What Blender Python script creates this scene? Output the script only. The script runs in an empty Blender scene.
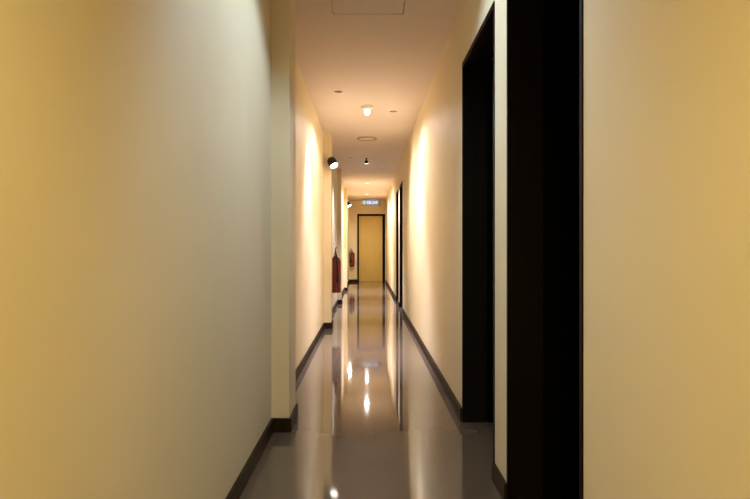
import bpy, bmesh, math
from mathutils import Vector, Matrix
C = bpy.context.scene.collection
PI = math.pi
H = 2.536          # ceiling height
DH = 2.15          # door opening height
XR = 0.57          # right wall plane
END = 18.7         # end wall plane

# ------------------------------------------------------------------ materials
def new_mat(name):
    m = bpy.data.materials.new(name); m.use_nodes = True
    nt = m.node_tree
    return m, nt, nt.nodes['Principled BSDF']

def plain(name, col, rough=0.5, metal=0.0, spec=0.5, var=0.0, scale=8.0, bump=0.0, bscale=60.0, coat=0.0):
    m, nt, b = new_mat(name)
    b.inputs['Base Color'].default_value = (*col, 1)
    b.inputs['Roughness'].default_value = rough
    b.inputs['Metallic'].default_value = metal
    b.inputs['Specular IOR Level'].default_value = spec
    b.inputs['Coat Weight'].default_value = coat
    tc = nt.nodes.new('ShaderNodeTexCoord')
    if var:
        n = nt.nodes.new('ShaderNodeTexNoise'); n.inputs['Scale'].default_value = scale
        n.inputs['Detail'].default_value = 4
        r = nt.nodes.new('ShaderNodeValToRGB')
        r.color_ramp.elements[0].position = .3; r.color_ramp.elements[1].position = .7
        r.color_ramp.elements[0].color = (*[c*(1-var) for c in col], 1)
        r.color_ramp.elements[1].color = (*[min(1, c*(1+var)) for c in col], 1)
        nt.links.new(tc.outputs['Object'], n.inputs['Vector'])
        nt.links.new(n.outputs['Fac'], r.inputs['Fac'])
        nt.links.new(r.outputs['Color'], b.inputs['Base Color'])
    if bump:
        n2 = nt.nodes.new('ShaderNodeTexNoise'); n2.inputs['Scale'].default_value = bscale
        bp = nt.nodes.new('ShaderNodeBump'); bp.inputs['Strength'].default_value = bump
        bp.inputs['Distance'].default_value = 0.002
        nt.links.new(tc.outputs['Object'], n2.inputs['Vector'])
        nt.links.new(n2.outputs['Fac'], bp.inputs['Height'])
        nt.links.new(bp.outputs['Normal'], b.inputs['Normal'])
    return m

def glow(name, col, s):
    m, nt, b = new_mat(name)
    b.inputs['Base Color'].default_value = (*col, 1)
    b.inputs['Emission Color'].default_value = (*col, 1)
    b.inputs['Emission Strength'].default_value = s
    return m

def wood(name, a, c, rough, spec=0.4):
    m, nt, b = new_mat(name)
    tc = nt.nodes.new('ShaderNodeTexCoord'); mp = nt.nodes.new('ShaderNodeMapping')
    mp.inputs['Scale'].default_value = (14, 14, 1.2)
    n = nt.nodes.new('ShaderNodeTexNoise'); n.inputs['Scale'].default_value = 3; n.inputs['Detail'].default_value = 6
    r = nt.nodes.new('ShaderNodeValToRGB')
    r.color_ramp.elements[0].position = .3; r.color_ramp.elements[1].position = .7
    r.color_ramp.elements[0].color = (*a, 1); r.color_ramp.elements[1].color = (*c, 1)
    nt.links.new(tc.outputs['Object'], mp.inputs['Vector']); nt.links.new(mp.outputs['Vector'], n.inputs['Vector'])
    nt.links.new(n.outputs['Fac'], r.inputs['Fac']); nt.links.new(r.outputs['Color'], b.inputs['Base Color'])
    b.inputs['Roughness'].default_value = rough; b.inputs['Specular IOR Level'].default_value = spec
    return m

def floor_mat():
    m, nt, b = new_mat('polished_tile')
    tc = nt.nodes.new('ShaderNodeTexCoord')
    n = nt.nodes.new('ShaderNodeTexNoise'); n.inputs['Scale'].default_value = 2.5; n.inputs['Detail'].default_value = 5
    r = nt.nodes.new('ShaderNodeValToRGB')
    r.color_ramp.elements[0].position = .3; r.color_ramp.elements[1].position = .7
    r.color_ramp.elements[0].color = (*FLOOR_A, 1); r.color_ramp.elements[1].color = (*FLOOR_B, 1)
    br = nt.nodes.new('ShaderNodeTexBrick')
    br.offset = 0; br.squash = 1
    br.inputs['Scale'].default_value = 1; br.inputs['Brick Width'].default_value = .6; br.inputs['Row Height'].default_value = .6
    br.inputs['Mortar Size'].default_value = .0015; br.inputs['Mortar Smooth'].default_value = .3
    mix = nt.nodes.new('ShaderNodeMix'); mix.data_type = 'RGBA'
    mp = nt.nodes.new('ShaderNodeMapping'); mp.inputs['Location'].default_value = (.27, .1, 0)
    L = nt.links.new
    L(tc.outputs['Object'], n.inputs['Vector']); L(n.outputs['Fac'], r.inputs['Fac'])
    L(tc.outputs['Object'], mp.inputs['Vector']); L(mp.outputs['Vector'], br.inputs['Vector'])
    L(br.outputs['Fac'], mix.inputs['Factor']); L(r.outputs['Color'], mix.inputs['A'])
    mix.inputs['B'].default_value = (FLOOR_A[0]*.95, FLOOR_A[1]*.95, FLOOR_A[2]*.95, 1)
    L(mix.outputs['Result'], b.inputs['Base Color'])
    b.inputs['Roughness'].default_value = FLOOR_ROUGH
    b.inputs['IOR'].default_value = FLOOR_IOR
    return m

FLOOR_A = (.120, .092, .068); FLOOR_B = (.136, .104, .077); FLOOR_ROUGH = .05; FLOOR_IOR = 1.55
WALL = (.80, .69, .47)
M_WALL = plain('cream_paint', WALL, .55, spec=.25, var=.015, scale=3, bump=.05, bscale=90)
M_CEIL = plain('ceiling_paint', (.80, .70, .63), .7, spec=.15, var=.01, scale=3)
M_FLOOR = floor_mat()
M_BASE = wood('dark_skirting', (.018, .009, .004), (.032, .017, .008), .5, .1)
M_FRAME = wood('dark_frame', (.004, .0024, .0014), (.008, .0045, .0026), .55, .08)
M_BLACK = wood('black_door', (.0012, .001, .0008), (.002, .0016, .0013), .7, .02)
M_OCHRE = wood('ochre_door', (.62, .45, .13), (.70, .51, .155), .45, .3)
M_RED = plain('red_enamel', (.13, .0045, .005), .28, spec=.5, var=.05, coat=.3)
M_RUBBER = plain('black_rubber', (.012, .010, .009), .5, spec=.3, var=.1, scale=30)
M_LABEL = plain('pale_label', (.20, .03, .028), .5, var=.15, scale=60)
M_STEEL = plain('brushed_steel', (.45, .43, .40), .35, metal=1, var=.05, scale=40)
M_CAN = plain('black_lamp_metal', (.012, .009, .007), .4, spec=.3, var=.1, scale=40)
M_WHITE = plain('white_plastic', (.80, .78, .74), .4, var=.02)
M_BAFFLE = plain('downlight_baffle', (.6, .55, .48), .6, var=.03)
M_VENT = plain('bronze_rim', (.34, .22, .12), .5, var=.05)
M_LENS = glow('lit_lens', (1.0, .95, .84), 9)
M_DEEP = glow('deep_lit_lens', (1.0, .95, .86), .5)
M_DISC = glow('lit_ceiling_lens', (1.0, .93, .80), 2.5)
M_BULB = glow('lit_bulb', (1.0, .95, .86), 3)
M_PIN = glow('lit_pin_lens', (1.0, .95, .85), 8)
M_SIGN = plain('sign_housing', (.30, .31, .30), .4, var=.04)
M_SIGNFACE = glow('sign_face', (.16, .24, .46), .55)
M_SIGNTXT = glow('sign_lettering', (.72, .80, .95), .9)
M_SIGNGRN = glow('sign_symbol', (.40, .55, .50), .6)

# ------------------------------------------------------------------ mesh helpers
def finish(name, bm, mat, parent=None, bevel=0.0, smooth=False, loc=None):
    bmesh.ops.recalc_face_normals(bm, faces=bm.faces)
    me = bpy.data.meshes.new(name); bm.to_mesh(me); bm.free()
    me.materials.append(mat)
    if smooth:
        for p in me.polygons: p.use_smooth = True
    o = bpy.data.objects.new(name, me); C.objects.link(o)
    if parent: o.parent = parent
    if loc: o.location = loc
    if smooth:
        e = o.modifiers.new('edges', 'EDGE_SPLIT'); e.split_angle = math.radians(40)
    if bevel:
        b = o.modifiers.new('bevel', 'BEVEL'); b.width = bevel; b.segments = 2; b.limit_method = 'ANGLE'
    return o

def box(bm, x0, x1, y0, y1, z0, z1):
    vs = [bm.verts.new((x, y, z)) for z in (z0, z1) for x, y in ((x0, y0), (x1, y0), (x1, y1), (x0, y1))]
    for f in ((0, 1, 2, 3), (4, 7, 6, 5), (0, 4, 5, 1), (1, 5, 6, 2), (2, 6, 7, 3), (3, 7, 4, 0)):
        bm.faces.new([vs[i] for i in f])

def prism(bm, poly, ax, a0, a1):
    """extrude a 2-D polygon; ax='z': poly in xy, ax='x': poly in yz, ax='y': poly in xz"""
    def P(u, v, a): return {'z': (u, v, a), 'x': (a, u, v), 'y': (u, a, v)}[ax]
    lo = [bm.verts.new(P(u, v, a0)) for u, v in poly]; hi = [bm.verts.new(P(u, v, a1)) for u, v in poly]
    n = len(poly)
    caps = [bm.faces.new(lo), bm.faces.new(hi)]
    for i in range(n): bm.faces.new((lo[i], lo[(i+1) % n], hi[(i+1) % n], hi[i]))
    for f in caps: f.normal_update()
    bmesh.ops.triangulate(bm, faces=caps)

def frame_of(d):
    d = Vector(d).normalized()
    u = d.cross(Vector((0, 0, 1)) if abs(d.z) < .95 else Vector((1, 0, 0))).normalized()
    return d, u, d.cross(u).normalized()

def lathe(bm, prof, origin=(0, 0, 0), axis=(0, 0, 1), n=32):
    """prof: list of (radius, height along axis)"""
    d, u, v = frame_of(axis); o = Vector(origin); rings = []
    for r, h in prof:
        if r < 1e-6: rings.append([bm.verts.new(o + d*h)])
        else: rings.append([bm.verts.new(o + d*h + (u*math.cos(2*PI*k/n) + v*math.sin(2*PI*k/n))*r) for k in range(n)])
    for a, b in zip(rings, rings[1:]):
        for k in range(n):
            k2 = (k+1) % n
            if len(a) == 1 and len(b) == 1: continue
            if len(a) == 1: bm.faces.new((a[0], b[k], b[k2]))
            elif len(b) == 1: bm.faces.new((a[k], a[k2], b[0]))
            else: bm.faces.new((a[k], a[k2], b[k2], b[k]))

def tube(bm, pts, r, n=10):
    pts = [Vector(p) for p in pts]; rings = []
    ref = None
    for i, p in enumerate(pts):
        d = (pts[min(i+1, len(pts)-1)] - pts[max(i-1, 0)]).normalized()
        if ref is None: ref = frame_of(d)[1]
        u = (ref - d*ref.dot(d)).normalized(); v = d.cross(u); ref = u
        rings.append([bm.verts.new(p + (u*math.cos(2*PI*k/n) + v*math.sin(2*PI*k/n))*r) for k in range(n)])
    for a, b in zip(rings, rings[1:]):
        for k in range(n): bm.faces.new((a[k], a[(k+1) % n], b[(k+1) % n], b[k]))
    bm.faces.new(rings[0]); bm.faces.new(rings[-1])

def curve(p0, p1, p2, p3, n=14):
    p0, p1, p2, p3 = map(Vector, (p0, p1, p2, p3))
    return [p0*(1-t)**3 + p1*3*t*(1-t)**2 + p2*3*t*t*(1-t) + p3*t**3 for t in [i/n for i in range(n+1)]]

def tag(o, label, cat, group=None):
    o['label'] = label; o['category'] = cat
    if group: o['group'] = group
    return o

def thing(name, label, cat, loc, rotz=0.0, group=None):
    o = bpy.data.objects.new(name, None); C.objects.link(o)
    o.empty_display_size = .1
    o.location = loc; o.rotation_euler = (0, 0, rotz)
    return tag(o, label, cat, group)

def copy_tree(o, parent=None):
    c = o.copy(); C.objects.link(c)
    if parent: c.parent = parent
    for ch in list(o.children): copy_tree(ch, c)
    return c

def struct(name, bm, mat, **k):
    o = finish(name, bm, mat, **k); o['kind'] = 'structure'; return o

def light(kind, name, loc, power, col, parent=None, **k):
    l = bpy.data.lights.new(name, kind); l.energy = power; l.color = col
    for a, v in k.items(): setattr(l, a, v)
    o = bpy.data.objects.new(name, l); C.objects.link(o); o.location = loc
    if parent: o.parent = parent
    return o

def aim(o, d): o.rotation_euler = Vector(d).to_track_quat('-Z', 'Y').to_euler()

# ------------------------------------------------------------------ shell
Y0 = -3.0
bm = bmesh.new(); box(bm, -.9, 2.4, Y0-.2, END+.3, -.12, 0); struct('floor', bm, M_FLOOR)

# left wall: one plan outline with its four pilasters
L = [(-.546, Y0), (-.546, 3.40), (-.445, 3.40), (-.445, 3.70), (-.57, 3.70), (-.57, 7.78), (-.478, 7.78), (-.478, 8.08),
     (-.57, 8.08), (-.57, 11.25), (-.50, 11.25), (-.50, 11.55), (-.58, 11.55), (-.58, 14.80), (-.515, 14.80), (-.515, 15.1),
     (-.58, 15.1), (-.58, END)]
bm = bmesh.new(); prism(bm, L + [(-.85, END), (-.85, Y0)], 'z', 0, H); struct('wall_left', bm, M_WALL)

def offset_path(P, t):
    """shift an axis-aligned path to its right-hand (corridor) side by t"""
    out = []
    for i, p in enumerate(P):
        ns = []
        for a, b in ((i-1, i), (i, i+1)):
            if a < 0 or b >= len(P): continue
            dx, dy = P[b][0]-P[a][0], P[b][1]-P[a][1]; l = math.hypot(dx, dy)
            ns.append((dy/l, -dx/l))
        if len(ns) == 2 and abs(ns[0][0]-ns[1][0]) + abs(ns[0][1]-ns[1][1]) > .01: q = (ns[0][0]+ns[1][0], ns[0][1]+ns[1][1])
        else: q = ns[0]
        out.append((p[0]+q[0]*t, p[1]+q[1]*t))
    return out
BT, BH = .014, .078
bm = bmesh.new(); prism(bm, L + offset_path(L, BT)[::-1], 'z', .0, BH); struct('baseboard_left', bm, M_BASE)

# right wall: elevation outline notched by the four doorways
WT = .14
OPEN = [(1.585, 2.445), (2.69, 3.60), (9.80, 10.66), (11.08, 11.95)]
prof = [(Y0, H), (Y0, 0)]
for a, b in OPEN: prof += [(a, 0), (a, DH), (b, DH), (b, 0)]
prof += [(END, 0), (END, H)]
bm = bmesh.new(); prism(bm, prof, 'x', XR, XR+WT); struct('wall_right', bm, M_WALL)
ys = [Y0] + [v for ab in OPEN for v in ab] + [END]
for a, b in zip(ys[::2], ys[1::2]):
    bm = bmesh.new(); box(bm, XR-BT, XR, a, b, 0, BH); struct('baseboard_right', bm, M_BASE)

# end wall with the door hole, wall behind the camera, far side of the dark rooms
EX0, EX1, EH = -.327, .545, 2.118
bm = bmesh.new()
prism(bm, [(-.85, 0), (EX0, 0), (EX0, EH), (EX1, EH), (EX1, 0), (2.4, 0), (2.4, H), (-.85, H)], 'y', END, END+.15)
struct('wall_end', bm, M_WALL)
bm = bmesh.new(); box(bm, -.58, EX0, END-BT, END, 0, BH); struct('baseboard_end', bm, M_BASE)
bm = bmesh.new(); box(bm, -.85, 2.4, Y0-.15, Y0, 0, H); struct('wall_back', bm, M_WALL)
bm = bmesh.new(); box(bm, 2.25, 2.4, Y0, END, 0, H); struct('wall_rooms', bm, M_WALL)

# ceiling slab with round holes for the recessed downlights
DOWN = [(-.28, 5.73), (-.28, 9.9), (-.28, 13.9), (.28, 6.55), (.28, 10.87), (.28, 14.7)]
RD = .042
HATCH = (-.222, .228, 3.42, 3.84)
bm = bmesh.new()
def loop(pts, z):
    vs = [bm.verts.new((x, y, z)) for x, y in pts]
    return [bm.edges.new((vs[i], vs[(i+1) % len(vs)])) for i in range(len(vs))]
edges = loop([(-.85, Y0-.15), (2.4, Y0-.15), (2.4, END+.15), (-.85, END+.15)], H)
for cx, cy in DOWN: edges += loop([(cx+RD*math.cos(2*PI*k/24), cy+RD*math.sin(2*PI*k/24)) for k in range(24)], H)
edges += loop([(HATCH[0], HATCH[2]), (HATCH[1], HATCH[2]), (HATCH[1], HATCH[3]), (HATCH[0], HATCH[3])], H)
bmesh.ops.triangle_fill(bm, use_beauty=True, use_dissolve=False, edges=edges)
r = bmesh.ops.extrude_face_region(bm, geom=bm.faces[:])
bmesh.ops.translate(bm, verts=[g for g in r['geom'] if isinstance(g, bmesh.types.BMVert)], vec=(0, 0, .03))
struct('ceiling', bm, M_CEIL)

# ------------------------------------------------------------------ doors (setting)
def door_frame(parent, w, h, depth, jw=(.035, .035), head=.035):
    bm = bmesh.new()
    prism(bm, [(0, 0), (0, h), (w, h), (w, 0), (w-jw[1], 0), (w-jw[1], h-head), (jw[0], h-head), (jw[0], 0)], 'y', -.006, depth)
    return finish('door_frame', bm, M_FRAME, parent)

def lever(parent, x, y, z, sgn):
    bm = bmesh.new()
    lathe(bm, [(0, 0), (.024, 0), (.024, .008), (.011, .010), (.011, .045), (0, .045)], (x, y, z), (0, sgn, 0), 20)
    tube(bm, [(x, y+sgn*.045, z), (x-.05, y+sgn*.047, z), (x-.12, y+sgn*.043, z)], .009)
    return finish('door_handle', bm, M_CAN, parent, smooth=True)

for i, (a, b) in enumerate(OPEN):
    root = bpy.data.objects.new('door_%d' % (i+1), None); C.objects.link(root); root['kind'] = 'structure'
    bm = bmesh.new()
    prism(bm, [(a, 0), (a, DH), (b, DH), (b, 0), (b-.02, 0), (b-.02, DH-.03), (a+.02, DH-.03), (a+.02, 0)], 'x', XR-.004, XR+WT)
    finish('door_frame', bm, M_FRAME, root)
    # black leaf swung fully into the dark room against the far jamb
    bm = bmesh.new(); box(bm, XR+WT+.004, XR+WT+.80, b-.024, b+.016, .005, DH+.01)
    leaf = finish('door_leaf', bm, M_BLACK, root, bevel=.002)
    lever(leaf, XR+WT+.74, b-.024, 1.0, -1)

root = bpy.data.objects.new('door_5', None); C.objects.link(root); root['kind'] = 'structure'
root.location = (EX0, END, 0)
door_frame(root, EX1-EX0, EH, .12, (.055, .085), .055)
bm = bmesh.new(); box(bm, .055, EX1-EX0-.085, .045, .085, .004, EH-.057)
finish('door_leaf', bm, M_OCHRE, root, bevel=.002)

# ------------------------------------------------------------------ ceiling items
t = thing('ceiling_hatch', 'square access hatch set flush in the ceiling nearest the camera', 'hatch', ((HATCH[0]+HATCH[1])/2, (HATCH[2]+HATCH[3])/2, H))
hw, hd = (HATCH[1]-HATCH[0])/2, (HATCH[3]-HATCH[2])/2
bm = bmesh.new(); box(bm, -hw+.004, hw-.004, -hd+.004, hd-.004, .002, .02); finish('panel', bm, M_CEIL, t, bevel=.002)
bm = bmesh.new()
for x0, x1, y0, y1 in ((-hw, hw, -hd, -hd+.012), (-hw, hw, hd-.012, hd), (-hw, -hw+.012, -hd, hd), (hw-.012, hw, -hd, hd)):
    box(bm, x0, x1, y0, y1, .021, .03)
finish('frame', bm, M_CEIL, t)

t = thing('ceiling_light', 'small white ceiling lamp with a round base and lit bulb, nearest on the corridor ceiling', 'ceiling light', (-.005, 6.30, H))
bm = bmesh.new(); lathe(bm, [(0, 0), (.062, 0), (.064, -.022), (.058, -.032), (.034, -.036), (.030, -.042), (0, -.042)], n=36); finish('base', bm, M_WHITE, t, smooth=True)
bm = bmesh.new(); lathe(bm, [(.022, -.040), (.029, -.050), (.031, -.066), (.028, -.082), (.018, -.094), (0, -.099)], n=28); finish('bulb', bm, M_BULB, t, smooth=True)
light('SPOT', 'bulb_light', (0, 0, -.11), 0, (1, 1, 1), t, shadow_soft_size=.03, spot_size=math.radians(168), spot_blend=.4)

t = thing('ceiling_vent', 'thin round vent with brown rim on the ceiling behind the white bulb lamp', 'vent', (-.01, 8.15, H))
bm = bmesh.new(); lathe(bm, [(.112, -.002), (.120, -.012), (.130, -.012), (.134, -.006), (.134, 0)], n=40); finish('rim', bm, M_VENT, t, smooth=True)
bm = bmesh.new(); lathe(bm, [(0, -.008), (.108, -.008), (.108, -.001), (0, -.001)], n=40); finish('panel', bm, M_CEIL, t)

t = thing('ceiling_spotlight', 'tiny dark twin-lens spotlight on the ceiling beyond the round vent', 'spotlight', (-.02, 9.95, H))
bm = bmesh.new(); lathe(bm, [(0, 0), (.022, 0), (.022, -.008), (.010, -.010), (.010, -.04), (0, -.04)], n=20); finish('mount', bm, M_CAN, t, smooth=True)
bm = bmesh.new(); lathe(bm, [(0, -.034), (.022, -.037), (.032, -.052), (.032, -.072), (.024, -.084), (0, -.086)], n=24); finish('body', bm, M_CAN, t, smooth=True)
for s in (-1, 1):
    bm = bmesh.new(); lathe(bm, [(0, -.082), (.008, -.083), (.008, -.089), (0, -.090)], (s*.014, 0, 0), n=14); finish('lens', bm, M_PIN, t)

def ceiling_disc(y, label):
    t = thing('ceiling_light', label, 'ceiling light', (-.02, y, H), 0, 'round lamps in the far corridor ceiling')
    bm = bmesh.new(); lathe(bm, [(.050, 0), (.062, 0), (.062, -.004), (.056, -.009), (.050, -.006)], n=32); finish('trim', bm, M_WHITE, t, smooth=True)
    bm = bmesh.new(); lathe(bm, [(0, -.004), (.050, -.004), (.050, -.001), (0, -.001)], n=32); finish('lens', bm, M_DISC, t)
    return t
D1 = ceiling_disc(13.7, 'round flush ceiling lamp between the dark twin-lens spotlight and the blue sign')
D2 = ceiling_disc(16.5, 'round flush ceiling lamp just in front of the blue hanging sign')

t = thing('exit_sign', 'blue lit sign with white lettering hanging from the ceiling before the ochre end door', 'sign', (.107, 17.9, H))
bm = bmesh.new(); box(bm, -.275, .275, -.012, .03, -.215, -.03); finish('housing', bm, M_SIGN, t, bevel=.012)
bm = bmesh.new(); box(bm, -.155, .215, -.016, -.011, -.205, -.040); finish('panel', bm, M_SIGNFACE, t, bevel=.002)
bm = bmesh.new(); lathe(bm, [(0, .011), (.062, .011), (.062, .018), (0, .018)], (-.212, 0, -.122), (0, -1, 0), 24); sy = finish('symbol', bm, M_SIGNGRN, t)
for s in (-.18, .18):
    bm = bmesh.new(); lathe(bm, [(0, 0), (.018, 0), (.018, -.005), (.006, -.006), (.006, -.032), (0, -.032)], (s, .01, 0), n=14); finish('hanger', bm, M_STEEL, t)
cu = bpy.data.curves.new('lettering', 'FONT'); cu.body = 'KELUAR'; cu.size = .105; cu.align_x = 'CENTER'; cu.align_y = 'CENTER'; cu.extrude = .001; cu.offset = .002
tmp = bpy.data.objects.new('tmp', cu); C.objects.link(tmp)
dg = bpy.context.evaluated_depsgraph_get()
me = bpy.data.meshes.new_from_object(tmp.evaluated_get(dg)); bpy.data.objects.remove(tmp)
me.materials.clear(); me.materials.append(M_SIGNTXT)
lt = bpy.data.objects.new('lettering', me); C.objects.link(lt); lt.parent = t
lt.location = (.03, -.0175, -.122); lt.rotation_euler = (PI/2, 0, 0); lt.scale = (.85, 1, 1)

# recessed downlights: a can above a hole in the ceiling, the lamp deep inside
COOL = (1.0, .97, .90); WARM = (1.0, .74, .42)
def downlight(x, y, label, half=27, power=40, col=(1.0, .98, 1.22), blend=1.0):
    t = thing('recessed_downlight', label, 'downlight', (x, y, H), 0, 'recessed downlights along the walls')
    bm = bmesh.new(); lathe(bm, [(RD-.001, .0), (RD-.001, .10), (0, .10), (0, .104), (RD+.003, .104), (RD+.003, .031)], n=28); finish('can', bm, M_BAFFLE, t, smooth=True)
    bm = bmesh.new(); lathe(bm, [(0, .088), (.030, .088), (.030, .096), (0, .096)], n=24); finish('lens', bm, M_DEEP, t)
    s = light('SPOT', 'downlight_beam', (0, 0, -.004), power, col, t, spot_size=math.radians(2*half), spot_blend=blend, shadow_soft_size=.03)
    return t
DL = ['recessed ceiling downlight by the left wall before the nearer wall lamp',
      'recessed ceiling downlight by the left wall above the nearer red extinguisher',
      'recessed ceiling downlight by the left wall before the farther wall lamp',
      'recessed ceiling downlight by the right wall opposite the white bulb lamp',
      'recessed ceiling downlight above the strip between the two far dark doorways',
      'recessed ceiling downlight by the right wall between far doorways and end door']
DLP = [(33, 270), (33, 280), (35, 300), (39, 270), (37, 300), (37, 300)]
for (x, y), lab, (hf, pw) in zip(DOWN, DL, DLP): downlight(x, y, lab, hf, pw)

# ------------------------------------------------------------------ wall lamps
def wall_lamp(label, loc, rotz, axis, lens, power, col, half, blend=.4, spot_dir=None):
    """built against a wall at local y=0, standing out to -y; axis is the local direction the can points in"""
    t = thing('wall_lamp', label, 'wall lamp', loc, rotz, 'black can lamps on the walls')
    bm = bmesh.new(); lathe(bm, [(0, 0), (.040, 0), (.040, .010), (.034, .014), (0, .014)], (0, 0, .06), (0, -1, 0), 28); finish('wall_plate', bm, M_CAN, t, smooth=True)
    c = Vector((0, -.075, .02)); d = Vector(axis).normalized()
    back = c - d*.055
    bm = bmesh.new(); tube(bm, curve((0, -.010, .06), (0, -.05, .07), back + Vector((0, 0, .02)), back + d*.02), .010); finish('arm', bm, M_CAN, t, smooth=True)
    bm = bmesh.new()
    lathe(bm, [(0, -.07), (.030, -.07), (.046, -.062), (.056, -.045), (.060, -.02), (.060, .055), (.056, .055), (.054, .040), (0, .040)], c, d, 36)
    finish('lamp_shade', bm, M_CAN, t, smooth=True)
    bm = bmesh.new(); lathe(bm, [(0, .041), (.052, .041), (.052, .050), (.035, .054), (0, .056)], c, d, 32); finish('lens', bm, lens, t, smooth=True)
    s = light('SPOT', 'lamp_beam', c + d*.075, power, col, t, spot_size=math.radians(2*half), spot_blend=blend, shadow_soft_size=.03)
    aim(s, spot_dir or d)
    return t
AX = (-.34, -.52, -.78)
wall_lamp('black tilted can lamp with lit lens on the second pilaster, above the nearer extinguisher', (-.452, 7.78, 2.12), 0, (.42, -.45, -.79), M_LENS, 90, (1, .93, .84), 62, 1.0, (.80, -.22, -.56))
wall_lamp('farther black tilted can lamp with lit lens, high on left wall near end door', (-.58, 15.6, 2.17), PI/2, AX, M_LENS, 60, (1, .90, .76), 65)
NEAR_P = 48
NEAR = (.66, .86, 1.08)
ACROSS = (0, -.74, -.67)
wall_lamp('black can lamp over the left wall just before the nearest pilaster', (-.546, 2.5, 2.37), PI/2, ACROSS, M_BULB, NEAR_P, NEAR, 50, .5)
wall_lamp('black can lamp over the pale strip between the two near dark doorways', (XR, 2.57, 2.37), -PI/2, ACROSS, M_BULB, NEAR_P, NEAR, 48, .5)

# ------------------------------------------------------------------ fire extinguishers
def extinguisher(label, loc, rotz):
    """built against a wall at local y=0, standing out to -y, z=0 at its foot"""
    t = thing('fire_extinguisher', label, 'fire extinguisher', loc, rotz, 'red fire extinguishers on the walls')
    R = .078; cy = -(R+.022)
    bm = bmesh.new()
    lathe(bm, [(0, .012), (R-.016, .012), (R-.012, 0), (R-.002, .004), (R, .02), (R, .44), (R-.006, .475), (R-.022, .502), (R-.045, .517), (.026, .522), (.024, .535), (0, .535)], (0, cy, 0), n=40)
    b = finish('cylinder', bm, M_RED, t, smooth=True); b['label'] = 'red enamelled cylinder'
    bm = bmesh.new()          # wrap-around label on the front right of the cylinder
    R2 = R+.0006; a0, a1, n = math.radians(-140), math.radians(-62), 14
    rows = [[bm.verts.new((R2*math.cos(a0+(a1-a0)*i/n), cy+R2*math.sin(a0+(a1-a0)*i/n), z)) for i in range(n+1)] for z in (.20, .42)]
    for i in range(n): bm.faces.new((rows[0][i], rows[0][i+1], rows[1][i+1], rows[1][i]))
    finish('label_sticker', bm, M_LABEL, t, smooth=True)
    bm = bmesh.new(); lathe(bm, [(0, .533), (.020, .533), (.020, .55), (.015, .553), (.015, .585), (.010, .59), (0, .59)], (0, cy, 0), n=20)
    v = finish('valve', bm, M_STEEL, t, smooth=True)
    bm = bmesh.new(); lathe(bm, [(0, 0), (.016, 0), (.016, .012), (0, .014)], (.012, cy, .568), (1, 0, 0), 18); finish('gauge', bm, M_WHITE, v)
    bm = bmesh.new(); tube(bm, [(-.012, cy, .585), (-.04, cy-.006, .60), (-.11, cy-.014, .575)], .008, 8); finish('carry_handle', bm, M_RUBBER, t, smooth=True)
    bm = bmesh.new(); tube(bm, [(.0, cy, .592), (-.04, cy-.008, .635), (-.085, cy-.014, .655)], .008, 8); finish('lever', bm, M_RUBBER, t, smooth=True)
    bm = bmesh.new()
    tube(bm, curve((-.016, cy, .56), (-.10, cy-.02, .60), (-.125, cy-.03, .46), (-.088, cy-.035, .30)) , .010, 10)
    h = finish('hose', bm, M_RUBBER, t, smooth=True)
    bm = bmesh.new(); lathe(bm, [(0, 0), (.011, 0), (.013, .03), (.018, .15), (.015, .15), (0, .14)], (-.088, cy-.035, .30), (.02, .0, -1), 18); finish('nozzle', bm, M_RUBBER, h, smooth=True)
    bm = bmesh.new(); lathe(bm, [(0, 0), (.012, 0), (.012, .003), (0, .004)], (-.02, cy-R+.002, .09), (-.2, -1, 0), 16); finish('inspection_tag', bm, M_WHITE, t)
    bm = bmesh.new(); box(bm, -.03, .03, -.006, 0, .30, .56); box(bm, -.012, .012, -.10, -.004, .545, .551); finish('bracket', bm, M_STEEL, t)
    return t
E1 = extinguisher('nearer red fire extinguisher hung on the left wall behind the second pilaster', (-.568, 8.72, .40), PI/2)
E2 = copy_tree(E1)
E2.location = (-.475, END, .48); E2.rotation_euler = (0, 0, 0); E2.scale = (.86, .86, .86)
E2['label'] = 'farther red fire extinguisher hung on the end wall left of the ochre door'

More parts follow.
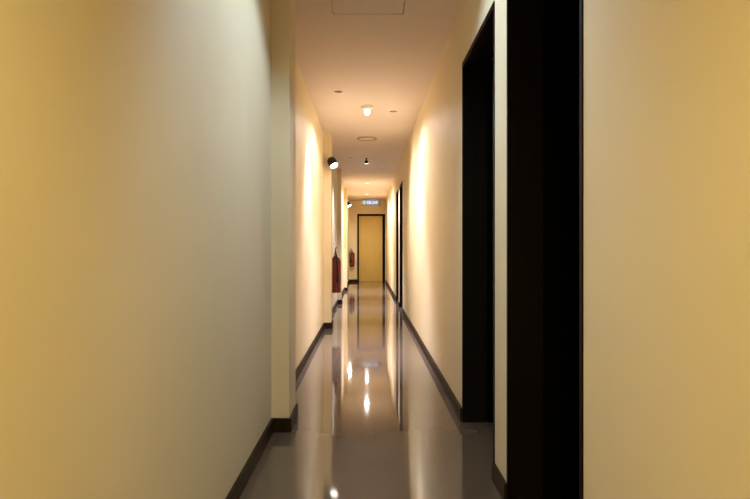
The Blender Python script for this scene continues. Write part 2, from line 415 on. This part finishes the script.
# ------------------------------------------------------------------ light of the ceiling lamps, plus one added fill lamp
bpy.data.objects['bulb_light'].data.energy = 54
bpy.data.objects['bulb_light'].data.color = (1, .91, .88)
for d, pw in ((D1, 80), (D2, 85)):
    light('SPOT', 'lens_light', (0, 0, -.03), pw, (1, .90, .80), d, shadow_soft_size=.025, spot_size=math.radians(166), spot_blend=.5)

# unseen pendant added behind the camera to tint the near walls gold
t = thing('added_fill_lamp', 'added fill lamp in pendant form, unseen behind the camera', 'added fill lamp', (0, -.5, H))
bm = bmesh.new(); lathe(bm, [(0, 0), (.05, 0), (.05, -.02), (.006, -.024), (.006, -.52), (0, -.52)], n=24); finish('cord', bm, M_WHITE, t, smooth=True)
bm = bmesh.new(); lathe(bm, [(0, -.50), (.03, -.50), (.10, -.56), (.20, -.74), (.196, -.74), (.097, -.565), (.03, -.508), (0, -.508)], n=36); finish('lamp_shade', bm, M_WHITE, t, smooth=True)
bm = bmesh.new(); lathe(bm, [(0, -.52), (.02, -.53), (.035, -.58), (.03, -.62), (0, -.64)], n=24); finish('bulb', bm, M_BULB, t, smooth=True)
light('POINT', 'added_fill_light', (0, 0, -.70), 73, (1, .89, .46), t, shadow_soft_size=.05)

# ------------------------------------------------------------------ world, camera, view
w = bpy.data.worlds.new('world'); bpy.context.scene.world = w; w.use_nodes = True
w.node_tree.nodes['Background'].inputs['Color'].default_value = (0, 0, 0, 1)
w.node_tree.nodes['Background'].inputs['Strength'].default_value = 0
cam = bpy.data.cameras.new('camera'); co = bpy.data.objects.new('camera', cam); C.objects.link(co)
co.location = (0, 0, 1.037); co.rotation_euler = (PI/2, 0, 0)
cam.lens = 28.8; cam.sensor_width = 36; cam.shift_x = 7.3/750; cam.shift_y = -.8/750; cam.clip_start = .02
sc = bpy.context.scene
sc.camera = co
sc.view_settings.view_transform = 'Standard'; sc.view_settings.look = 'None'
sc.view_settings.exposure = 0; sc.view_settings.gamma = 1
sc.cycles.max_bounces = 14; sc.cycles.diffuse_bounces = 10; sc.cycles.glossy_bounces = 6
sc.cycles.use_denoising = True
sc.cycles.sample_clamp_indirect = 4
